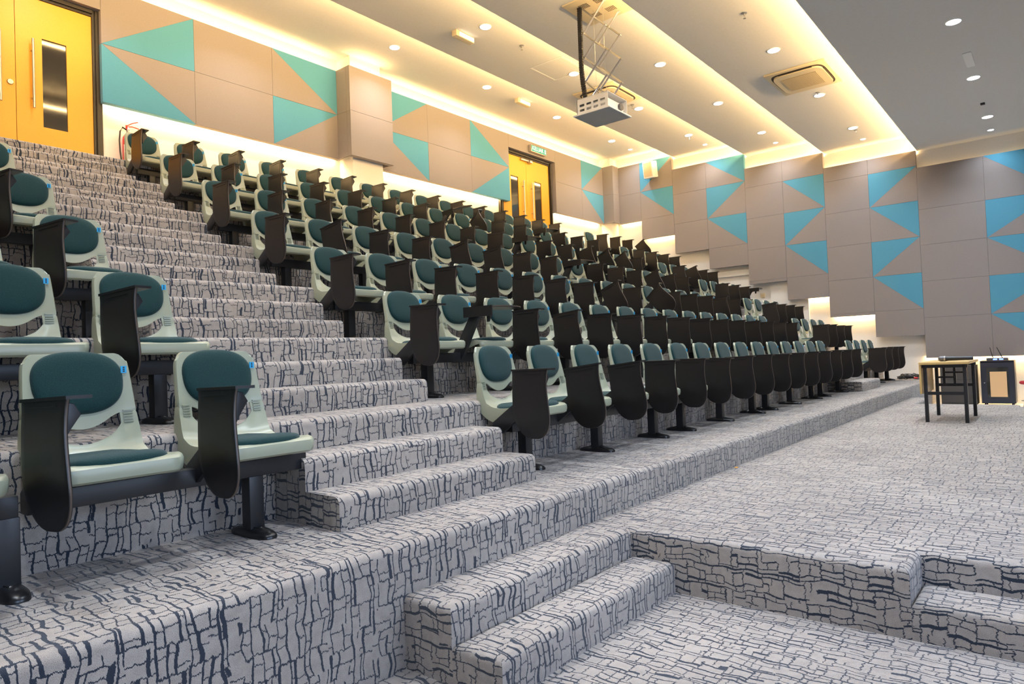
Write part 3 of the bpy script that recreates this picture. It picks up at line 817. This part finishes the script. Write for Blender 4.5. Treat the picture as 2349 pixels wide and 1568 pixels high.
def strip(loc, lx, ly, rot, power, col=(1., .66, .28), spread=180):
    li = bpy.data.lights.new('led_strip', 'AREA'); li.shape = 'RECTANGLE'; li.size = lx; li.size_y = ly; li.energy = power; li.color = col; li.spread = math.radians(spread)
    lo = bpy.data.objects.new('led_strip', li); COL.objects.link(lo); lo.location = loc; lo.rotation_euler = rot
    lo['label'] = 'warm led strip'; lo['category'] = 'light'; return lo
UP = (PI, 0, 0)
for i, e in enumerate(SLAB_E):     # cove light on top of the lower board's edge, shining up and back
    strip((7.2, e - .05, SLAB_Z[i + 1] + th + .03), 16.7, .03, (PI - math.radians(58), 0, 0), (225., 205., 190., 200.)[i])
# behind the back wall panels, top and bottom
for (a, b_) in ((1.6, 6.9), (7.8, 15.1)):
    strip(((a + b_) / 2, YP + PT + .03, ZTk - .04), b_ - a, .03, UP, 5. * (b_ - a))
strip((7.34, 8.88, ZTk - .02), .7, .03, UP, 4.)
DN = (0, 0, 0)
for (a, b_) in ((3.45, 6.9), (7.9, 11.3), (13.1, 15.1)):
    strip(((a + b_) / 2, YP + PT + .03, ZBk + .04), b_ - a, .03, DN, 13. * (b_ - a))
for c in range(len(BOT)):          # right wall
    ya, yb = RC[c + 1], RC[c]; g = GRP[c]
    strip((XP + PT + .03, (ya + yb) / 2, TOP[g] + H - .05), .03, yb - ya, UP, (4.5 if g < 4 else .5) * (yb - ya))
for (c, f, pw) in ((0, 1, 10.), (1, .9, 11.), (2, .0, 0), (5, .75, 16.), (6, .9, 16.), (8, 1, 12.), (9, 1, 14.), (10, 1, 14.)):
    if pw:
        ya, yb = RC[c + 1], RC[c + 1] + (RC[c] - RC[c + 1]) * f
        strip((XP + PT + .03, (ya + yb) / 2, BOT[c] + H + .05), .03, yb - ya, DN, pw * (yb - ya))

# sprinklers
for i, (x, y, z, lb) in enumerate(((8.17, 6.22, SLAB_Z[1], 'second highest ceiling step left of the projector'), (8.28, 2.87, SLAB_Z[3], 'second lowest ceiling step before the air conditioner'), (11.71, 2.94, SLAB_Z[3], 'second lowest ceiling step beyond the air conditioner'), (14.29, 2.94, SLAB_Z[3], 'second lowest ceiling step near the right wall'), (14.21, 6.26, SLAB_Z[1], 'second highest ceiling step near the right wall'), (11.58, 6.22, SLAB_Z[1], 'second highest ceiling step behind the projector'))):
    s = empty('sprinkler', (x, y, z)); tag(s, f'small metal fire sprinkler hanging from the {lb}', 'sprinkler', 'fire sprinklers')
    mb = MB(); mb.lathe([(.035, 0), (.035, -.006), (.028, -.012), (.010, -.014)], 20); mb.build('rosette', M['alu'], s, smooth=40)
    mb = MB(); mb.lathe([(.010, -.012), (.009, -.040), (.006, -.042)], 12); mb.tube([(-.012,0,-.035),(-.014,0,-.052),(-.003,0,-.066)], .002, 6); mb.tube([(.012,0,-.035),(.014,0,-.052),(.003,0,-.066)], .002, 6)
    mb.lathe([(.002, -.066), (.018, -.068), (.018, -.071), (.002, -.072)], 16); mb.build('nozzle', M['alu'], s, smooth=40)
# emergency light boxes
for (x, y, z, lb) in ((7.30, 6.62, SLAB_Z[1], 'nearer, by the large downlight'), (10.60, 8.10, SLAB_Z[0], 'farther, above the back wall')):
    e = empty('emergency_light', (x, y, z)); tag(e, f'cream box shaped emergency light on the ceiling, {lb}', 'emergency light', 'emergency lights')
    mb = MB(); mb.box(-.19, .19, -.045, .045, -.085, 0); mb.build('housing', M['ivory'], e, bevel=.006)
    mb = MB(); mb.box(-.12, .175, -.052, -.046, -.07, -.02); mb.build('diffuser', M['tape'], e)
# ceiling cassettes
def cassette(x, y, z, lb):
    a = empty('air_conditioner', (x, y, z)); tag(a, lb, 'air conditioner', 'ceiling air conditioners')
    mb = MB(); mb.box(-.52, .52, -.43, .43, -.028, 0); mb.build('casing', M['ivory'], a, bevel=.008)
    def sup(s, n=6): return superell(.46 * s, .38 * s, n, 64)
    def slabm(o_, z0, z1, mat, nm):
        mb = MB(); mb.prism(o_, 'z', z0, z1); return mb.build(nm, mat, a, smooth=30)
    slabm(sup(1.0), -.034, -.028, M['slot'], 'air_slot')
    slabm(sup(.93), -.058, -.030, M['ivory'], 'inner_cover')
    mb = MB(); mb.box(-.27, .27, -.25, .25, -.062, -.058)
    g = mb.build('intake_grille', M['ivory_dark'], a)
    mb = MB()
    for q in range(28): xx = -.265 + q * .53 / 27; mb.box(xx - .002, xx + .002, -.25, .25, -.065, -.062)
    for q in range(26): yy = -.245 + q * .49 / 25; mb.box(-.27, .27, yy - .002, yy + .002, -.0655, -.0625)
    mb.build('grille_mesh', M['ivory'], g)
    for (bx0, bx1, by0, by1) in ((-.448, -.432, -.24, .24), (.432, .448, -.24, .24), (-.28, .28, .352, .368), (-.28, .28, -.368, -.352)):
        mb = MB(); mb.box(bx0, bx1, by0, by1, -.045, -.036); mb.build('louvre', M['slot'], a)
cassette(10.90, 2.93, SLAB_Z[3], 'cream ceiling air conditioner with tan grille, in the second lowest step')
cassette(10.85, 6.32, SLAB_Z[1], 'cream ceiling air conditioner seen behind the hanging projector')
# access tiles
for (x0, x1, y0, y1, z, lb) in ((10.75, 11.33, .80, .90, SLAB_Z[4], 'small pale access cover between the two front downlights'),):
    mb = MB(); mb.box(x0, x1, y0, y1, z - .012, z); o = mb.build('access_cover', M['white_metal'], bevel=.003); tag(o, lb, 'ceiling cover')
mb = MB(); mb.box(13.20, 13.28, .84, .90, SLAB_Z[4] - .02, SLAB_Z[4] - .001); o = mb.build('ceiling_sensor', M['slot'], bevel=.003); tag(o, 'tiny dark sensor on the grey lowest ceiling step', 'sensor')
mb = MB(); mb.box(8.9, 9.6, 5.98, 6.02, SLAB_Z[1] - .004, SLAB_Z[1] - .001); mb.box(8.9, 8.92, 6.02, 6.6, SLAB_Z[1] - .004, SLAB_Z[1] - .001); mb.box(9.58, 9.6, 6.02, 6.6, SLAB_Z[1] - .004, SLAB_Z[1] - .001); mb.box(8.9, 9.6, 6.6, 6.63, SLAB_Z[1] - .004, SLAB_Z[1] - .001)
o = mb.build('access_cover', M['white_metal']); tag(o, 'thin square outline of an access hatch left of the projector', 'ceiling cover')

# ------------------------------------------------------------------ projector on its scissor lift
px, py = 7.45, 4.43; z3 = SLAB_Z[2]; zpl = 3.0 + H
pl = empty('projector_lift', (px, py, z3)); tag(pl, 'projector in a white cage hanging on a scissor lift from the ceiling', 'projector lift')
mb = MB(); mb.box(-.34, .34, -.32, .32, -.02, -.001); pt = mb.build('ceiling_plate', M['ivory'], pl, bevel=.004)
mb = MB()
for cx in (-.16, .12):
    for cyy in (-.12, .10):
        for q in range(5):
            for w in range(6):
                mb.box(cx + q * .022 - .05, cx + q * .022 - .041, cyy + w * .022 - .06, cyy + w * .022 - .045, -.0225, -.0198)
mb.build('perforations', M['slot'], pt)
zc = zpl + .235 - z3; ncell = 4; ztop = -.02; hc = (ztop - zc + .08) / ncell
for sx in (-.11, .25):
    for q in range(ncell):
        za = ztop - q * hc; zb = za - hc
        for (ya, yb, off) in ((-.16, .16, -.006), (.16, -.16, .006)):
            mb = MB(); v = Vector((0, yb - ya, zb - za)); Lh = v.length
            mb.tube([(sx + off, ya, za), (sx + off, yb, zb)], .013, 6); mb.build('scissor_arm', M['alu'], pl, smooth=40)
        for (yy, zz_) in ((-.16, za), (.16, za), (0, (za + zb) / 2)):
            mb = MB(); mb.tube([(sx - .016, yy, zz_), (sx + .016, yy, zz_)], .012, 10); mb.build('pivot_bolt', M['steel'], pl, smooth=40)
for q in range(2):
    mb = MB(); yy = -.07 + .14 * q; mb.tube([(.0, yy, -.02), (.0, yy, zc + .02)], .0022, 5); mb.build('lift_wire', M['alu'], pl)
mb = MB(); Pth = [(-.17, .17, -.02), (-.175, .17, -.4), (-.18, .17, -.8), (-.155, .17, -1.0), (-.12, .16, zc - .02)]
for i in range(len(Pth) - 1):
    a, b_ = Vector(Pth[i]), Vector(Pth[i+1])
    nseg = max(2, int((a - b_).length / .028))
    for q in range(nseg):
        c = a.lerp(b_, (q + .5) / nseg); mb.box(c.x - .016, c.x + .016, c.y - .026, c.y + .026, c.z - .0115, c.z + .0115)
        mb.box(c.x - .010, c.x + .010, c.y - .018, c.y + .018, c.z - .0145, c.z + .0145)
mb.build('cable_chain', M['black'], pl)
zb_ = zpl - z3
mb = MB(); mb.box(-.27, .27, -.265, .265, zb_, zb_ + .018); bp_ = mb.build('bottom_plate', [M['white_metal']], pl, bevel=.003)
mb = MB(); mb.box(-.255, .255, -.25, .25, zb_ - .004, zb_ + .001); mb.build('underside', M['grey_plate'], bp_)
# cage sides with slots on the -x face
mb = MB()
slots = [(-.13, .17), (-.13, .12), (-.13, .07), (-.03, .17), (-.03, .12), (-.03, .07), (.08, .17), (.08, .12), (.08, .07)]
ys = [-.225, -.185, -.115, -.085, -.015, .015, .085, .115, .185, .225]
zz = [.018, .055, .085, .115, .145, .175, .215]
for i in range(len(ys) - 1):
    for j in range(len(zz) - 1):
        if i in (1, 3, 5, 7) and j in (1, 3) : continue
        if i in (3, 5, 7) and j == 5: pass
        for sx in (-.235, .229): mb.box(sx, sx + .006, ys[i], ys[i+1], zb_ + zz[j], zb_ + zz[j+1])
mb.box(-.235, .235, .219, .225, zb_ + .018, zb_ + .215)
mb.box(-.235, .235, -.225, .225, zb_ + .212, zb_ + .218)
mb.build('cage', M['white_metal'], pl)
pj = empty('projector', (px, py, zpl + .018)); tag(pj, 'white projector sitting inside the hanging lift cage', 'projector')
mb = MB(); mb.box(-.19, .19, -.20, .14, .02, .135); mb.build('body', M['white_metal'], pj, bevel=.012)
mb = MB(); mb.lathe([(.045, -.23), (.045, -.2), (.036, -.2), (.034, -.232)], 24, (.09, 0, .08), 'y'); mb.build('lens_ring', M['grey_metal'], pj, smooth=40)
mb = MB(); mb.lathe([(.0001, -.225), (.034, -.222), (.034, -.215), (.0001, -.215)], 24, (.09, 0, .08), 'y'); mb.build('lens_glass', M['glass'], pj)
mb = MB()
for sx in (-.15, .15):
    for sy in (-.15, .1): mb.lathe([(.012, 0), (.012, .02)], 10, (sx, sy, 0))
mb.build('feet', M['black'], pj)

# wall speaker
sp = empty('wall_speaker', (XP, 7.80, 5.74)); tag(sp, 'white loudspeaker tilted on the right wall over teal triangles', 'loudspeaker'); sp.rotation_euler = (0, math.radians(-10), 0)
mb = MB(); mb.prism([(-.30, -.13), (-.10, -.17), (-.10, .17), (-.30, .13)], 'z', -.20, .20); mb.build('cabinet', M['white_metal'], sp, bevel=.02)
mb = MB(); mb.box(-.12, .01, -.03, .03, -.05, .05); mb.build('bracket', M['white_metal'], sp)
mb = MB(); mb.box(-.304, -.300, -.105, .105, -.17, .17); mb.build('grille', M['ivory'], sp, bevel=.003)
mb = MB(); mb.tube([(-.03, -.05, -.16), (-.02, -.12, -.30), (.01, -.2, -.50), (.03, -.24, -.56)], .005, 6); o = mb.build('cable', M['black'], sp, smooth=50)

# fire extinguisher
fe = empty('fire_extinguisher', (3.69, 9.165, Tz(8))); tag(fe, 'red fire extinguisher against the white wall right of the left door', 'fire extinguisher')
mb = MB(); mb.lathe([(.06, 0), (.068, .01), (.070, .03), (.070, .52), (.066, .56), (.05, .59), (.025, .615), (.022, .64)], 28); mb.build('cylinder', M['red'], fe, smooth=50)
mb = MB(); mb.lathe([(.024, .63), (.026, .66), (.016, .68), (.012, .70)], 16); mb.build('valve', M['steel'], fe, smooth=40)
mb = MB(); mb.tube([(-.02, 0, .70), (.05, 0, .715), (.13, 0, .705)], .007, 8); mb.tube([(-.02, 0, .71), (.05, 0, .76), (.12, 0, .79)], .006, 8); mb.tube([(-.02, 0, .66), (-.02, 0, .72)], .012, 8); mb.build('handle', M['red'], fe, smooth=40)
mb = MB(); mb.tube([(-.02, 0, .66), (-.07, -.01, .68), (-.105, -.02, .62), (-.115, -.02, .50), (-.11, -.02, .36), (-.095, -.03, .20), (-.075, -.05, .10)], .010, 8); mb.build('hose', M['rubber'], fe, smooth=50)
mb = MB(); mb.tube([(-.095, -.03, .20), (-.07, -.055, .06)], [.012, .022], 10); mb.build('nozzle', M['rubber'], fe, smooth=50)
mb = MB()
for q in range(9):
    t0 = math.radians(200 + q * 14); t1 = math.radians(200 + (q + 1) * 14)
    mb.quad([(.0712*math.cos(t0), .0712*math.sin(t0), .22), (.0712*math.cos(t1), .0712*math.sin(t1), .22), (.0712*math.cos(t1), .0712*math.sin(t1), .46), (.0712*math.cos(t0), .0712*math.sin(t0), .46)])
mb.build('label_band', M['white_metal'], fe)

# water bottle behind the fifth row
wb = empty('water_bottle', (4.02, 6.72, Tz(6) )); tag(wb, 'clear water bottle with white cap behind a fifth row seat', 'bottle')
mb = MB(); mb.lathe([(.028, 0), (.031, .01), (.031, .13), (.026, .16), (.012, .185), (.011, .20)], 20); mb.build('bottle_body', M['clear'], wb, smooth=50)
mb = MB(); mb.lathe([(.0315, .05), (.0318, .055), (.0318, .11), (.0315, .115)], 20); mb.build('label_wrap', M['dkgreen'], wb, smooth=50)
mb = MB(); mb.lathe([(.015, .195), (.015, .215), (.013, .218)], 16); mb.build('cap', M['white_metal'], wb, smooth=40)

# ------------------------------------------------------------------ stage furniture
tb = empty('folding_table', (8.97, .86, F1)); tag(tb, 'wooden topped folding table with black steel legs on the stage', 'table')
TX, TY, TZ = .98, .44, .680
mb = MB(); mb.box(-.02, TX + .02, -.02, TY + .02, TZ - .028, TZ); mb.build('tabletop', M['wood'], tb, bevel=.004)
mb = MB(); mb.box(.0, TX - .10, TY - .0, TY + .022, TZ - .36, TZ - .032); mb.build('side_board', M['wood'], tb, bevel=.003)
for (lx, ly) in ((.05, .01), (.05, TY - .05), (TX - .05, .01), (TX - .05, TY - .05)):
    mb = MB(); mb.box(lx - .02, lx + .02, ly, ly + .036, 0, TZ - .03); mb.build('leg', M['black'], tb, bevel=.003)
for lx, zz_ in ((.05, .31), (TX - .05, .36)):
    mb = MB(); mb.box(lx - .012, lx + .012, .03, TY - .03, zz_, zz_ + .035); mb.build('crossbar', M['black'], tb)
    mb = MB(); mb.box(lx - .012, lx + .012, .0, TY, TZ - .065, TZ - .03); mb.build('top_rail', M['black'], tb)
for yy in (.10, .22, .33):
    mb = MB(); mb.box(TX - .065, TX - .045, yy - .014, yy + .014, .36, TZ - .03); mb.build('strut', M['black'], tb)
for zz_, ya, yb in ((.52, .10, .33), (.46, .22, .40)):
    mb = MB(); mb.box(TX - .085, TX - .068, ya, yb, zz_, zz_ + .022); mb.build('strut', M['black'], tb)
# microphone lying on the table
mic = empty('microphone', (9.25, 1.16, F1 + TZ + .031)); tag(mic, 'black wireless microphone lying on the wooden table', 'microphone'); mic.rotation_euler = (0, 0, math.radians(-88)); mic.scale = (1.1, 1.25, 1.25)
mb = MB(); mb.lathe([(.002, -.005), (.016, .0), (.024, .018), (.0245, .035), (.022, .052)], 20, axis='x'); mb.build('grille_head', M['grey_metal'], mic, smooth=60)
mb = MB(); mb.lathe([(.0255, .050), (.0255, .062)], 20, axis='x'); mb.build('collar', M['steel'], mic, smooth=40)
mb = MB(); mb.lathe([(.023, .062), (.019, .09), (.0175, .20), (.0165, .25)], 20, axis='x'); mb.build('handle', M['black'], mic, smooth=40)
mb = MB(); mb.lathe([(.0175, .25), (.0165, .30), (.012, .305)], 20, axis='x'); mb.build('end_cap', M['navy'], mic, smooth=40)
# equipment rack
rk = empty('equipment_rack', (14.92, .735, 0)); tag(rk, 'black equipment cabinet with tan panel in its door', 'cabinet')
mb = MB(); mb.box(.02, .48, 0, .50, .05, .80); mb.build('body', M['navy'], rk, bevel=.006)
mb = MB(); mb.box(-.005, .02, .015, .485, .07, .78); dr = mb.build('door', M['navy'], rk, bevel=.004)
mb = MB(); mb.box(-.009, -.005, .09, .41, .15, .70); mb.build('door_glass', M['glass'], dr)
mb = MB(); mb.box(-.014, -.009, .115, .36, .17, .62); mb.build('tan_panel', M['tan'], dr)  # plain tan rectangle laid over the door glass
mb = MB(); mb.lathe([(.010, -.02), (.010, -.005)], 14, (0, .445, .42), 'x'); mb.build('lock', M['steel'], dr)
mb = MB(); mb.box(0, .48, 0, .50, .80, .812); mb.build('top_cover', M['navy'], rk)
for (cx, cy) in ((.06, .05), (.06, .45), (.42, .05), (.42, .45)):
    mb = MB(); mb.lathe([(.025, -.012), (.025, .012)], 16, (cx, cy, .026), 'y'); mb.build('castor', M['rubber'], rk)
rc = empty('wireless_receiver', (14.98, .98, .812)); tag(rc, 'wireless receiver with two antennas and blue display on the cabinet', 'receiver')
mb = MB(); mb.box(0, .2, -.16, .16, .006, .05); mb.build('body', M['grey_metal'], rc, bevel=.004)
mb = MB()
for yy in (-.06, .03): mb.box(-.004, 0, yy - .03, yy + .03, .015, .04)
mb.build('display', M['blue_led'], rc)
for (y0, y1) in ((.06, .10), (-.08, -.0)):
    mb = MB(); mb.tube([(.02, y0, .045), (.02, y1, .24)], [.008, .005], 8); mb.build('antenna', M['black'], rc, smooth=40)
# dark speaker box behind the table
db = empty('subwoofer', (15.02, 1.31, 0)); tag(db, 'dark brown grey speaker box on the floor behind the table', 'loudspeaker')
mb = MB(); mb.box(.015, .40, 0, .56, .02, .74); mb.build('cabinet', M['brownbox'], db, bevel=.008)
mb = MB(); mb.box(0, .015, .02, .54, .05, .46); mb.build('grille', M['brownbox'], db, bevel=.004)
mb = MB()
for (cx, cy) in ((.05, .05), (.05, .51), (.36, .05), (.36, .51)): mb.lathe([(.02, 0), (.02, .02)], 12, (cx, cy, 0))
mb.build('feet', M['rubber'], db)
# red stool
st = empty('stool', (14.05, .47, 0)); tag(st, 'round red stool with black legs at the right edge', 'stool')
mb = MB(); mb.lathe([(.02, .44), (.15, .44), (.168, .455), (.168, .48), (.15, .495), (.02, .50)], 32); mb.build('seat', M['redcloth'], st, smooth=50)
for q in range(4):
    t = PI / 4 + q * PI / 2
    mb = MB(); mb.tube([(.10 * math.cos(t), .10 * math.sin(t), .44), (.17 * math.cos(t), .17 * math.sin(t), .0)], .011, 8); mb.build('leg', M['black'], st, smooth=40)
mb = MB(); ring = [(.145 * math.cos(2*PI*q/24), .145 * math.sin(2*PI*q/24), .17) for q in range(25)]; mb.tube(ring, .008, 6, cap=False); mb.build('foot_ring', M['steel'], st, smooth=40)
# cable coil on the first terrace
cc = empty('cable_coil', (15.32, 2.40, T1)); tag(cc, 'black coiled cable with a red plug on the carpet by the right wall', 'cable')
mb = MB(); P_ = []
for q in range(220):
    t = q / 220 * 2 * PI * 7; rr = .13 + .045 * math.sin(q * .37)
    P_.append((rr * .8 * math.cos(t), rr * 1.35 * math.sin(t), .014 + .085 * (q / 220) + .012 * math.sin(q * .9)))
mb.tube(P_, .009, 6); mb.build('cable', M['black'], cc, smooth=50)
mb = MB(); mb.tube([(-.15, -.08, .03), (-.16, -.14, .03)], .016, 10); mb.build('plug', M['red'], cc, smooth=40)
mb = MB(); P_ = [(14.6 + .03 * math.sin(q * .5), 1.0 + q * .03, .008) for q in range(40)]; mb.tube(P_, .007, 6)
o = mb.build('floor_cable', M['black'], smooth=50); tag(o, 'thin cable lying on the floor in front of the dark speaker box', 'cable')
# dry leaf
mb = MB(); mb.poly([(0,0,.004),(.03,.012,.008),(.065,.004,.004),(.04,-.012,.006),(.02,-.014,.003)], [(0,1,2,3,4)])
o = mb.build('dry_leaf', M['orange_leaf']); o.location = (5.12, 2.01, F1 + .001); tag(o, 'small dry orange leaf on the stage carpet by the riser', 'leaf')
mb = MB(); mb.box(XWR - .045, XWR, 4.30, 5.10, Tz(3), 3.20); struct(mb.build('wall_right', M['plaster']))
mb = MB(); mb.box(XWR - .05, XWR, 5.55, 6.45, 2.895, 3.02); o = mb.build('cable_trunking', M['plaster'], bevel=.003); tag(o, 'white horizontal trunking on the right wall below the stepped panels', 'trunking')
# socket plate on the right wall
mb = MB(); mb.box(XWR - .012, XWR - .001, 5.24, 5.34, 2.34, 2.44); o = mb.build('wall_socket', M['ivory'], bevel=.002); tag(o, 'pale socket plate low on the white right wall', 'socket')

# ------------------------------------------------------------------ cool fill lamps set in the added front windows
for a, b_ in WX:
    li = bpy.data.lights.new('window_daylight', 'AREA'); li.shape = 'RECTANGLE'; li.size = b_ - a - .1; li.size_y = zs1 - zs0 - .1; li.energy = 48.; li.color = (.54, .68, 1.)
    lo = bpy.data.objects.new('window_daylight', li); COL.objects.link(lo); lo.location = ((a + b_) / 2, YWF - .03, (zs0 + zs1) / 2); lo.rotation_euler = (PI/2, 0, 0)
w = bpy.data.worlds.new('World'); sc.world = w; w.use_nodes = True
nt = w.node_tree; sk = nt.nodes.new('ShaderNodeTexSky'); sk.sky_type = 'NISHITA'; sk.sun_disc = False; sk.sun_elevation = .8
nt.links.new(sk.outputs[0], nt.nodes['Background'].inputs[0]); nt.nodes['Background'].inputs[1].default_value = .25

# ------------------------------------------------------------------ camera
f, yaw, pit, rol = 1565.5618, -.889, .0237, -.0386
c, s = math.cos(yaw), math.sin(yaw); cp, sp_ = math.cos(pit), math.sin(pit); cr, sr = math.cos(rol), math.sin(rol)
F = Vector((-s * cp, c * cp, sp_)); Rt = Vector((c, s, 0.)); U = Vector((s * sp_, -c * sp_, cp))
right = Rt * cr + U * sr; up = -Rt * sr + U * cr
cam = bpy.data.cameras.new('camera'); co = bpy.data.objects.new('camera', cam); COL.objects.link(co)
m4 = Matrix((right, up, -F)).transposed().to_4x4(); m4.translation = (0, 0, H); co.matrix_world = m4
cam.sensor_width = 36; cam.lens = f / 2349 * 36; cam.clip_start = .05; cam.clip_end = 100
sc.camera = co
sc.view_settings.view_transform = 'Standard'; sc.view_settings.look = 'None'; sc.view_settings.gamma = 1.; sc.view_settings.use_curve_mapping = False
sc.view_settings.exposure = .38
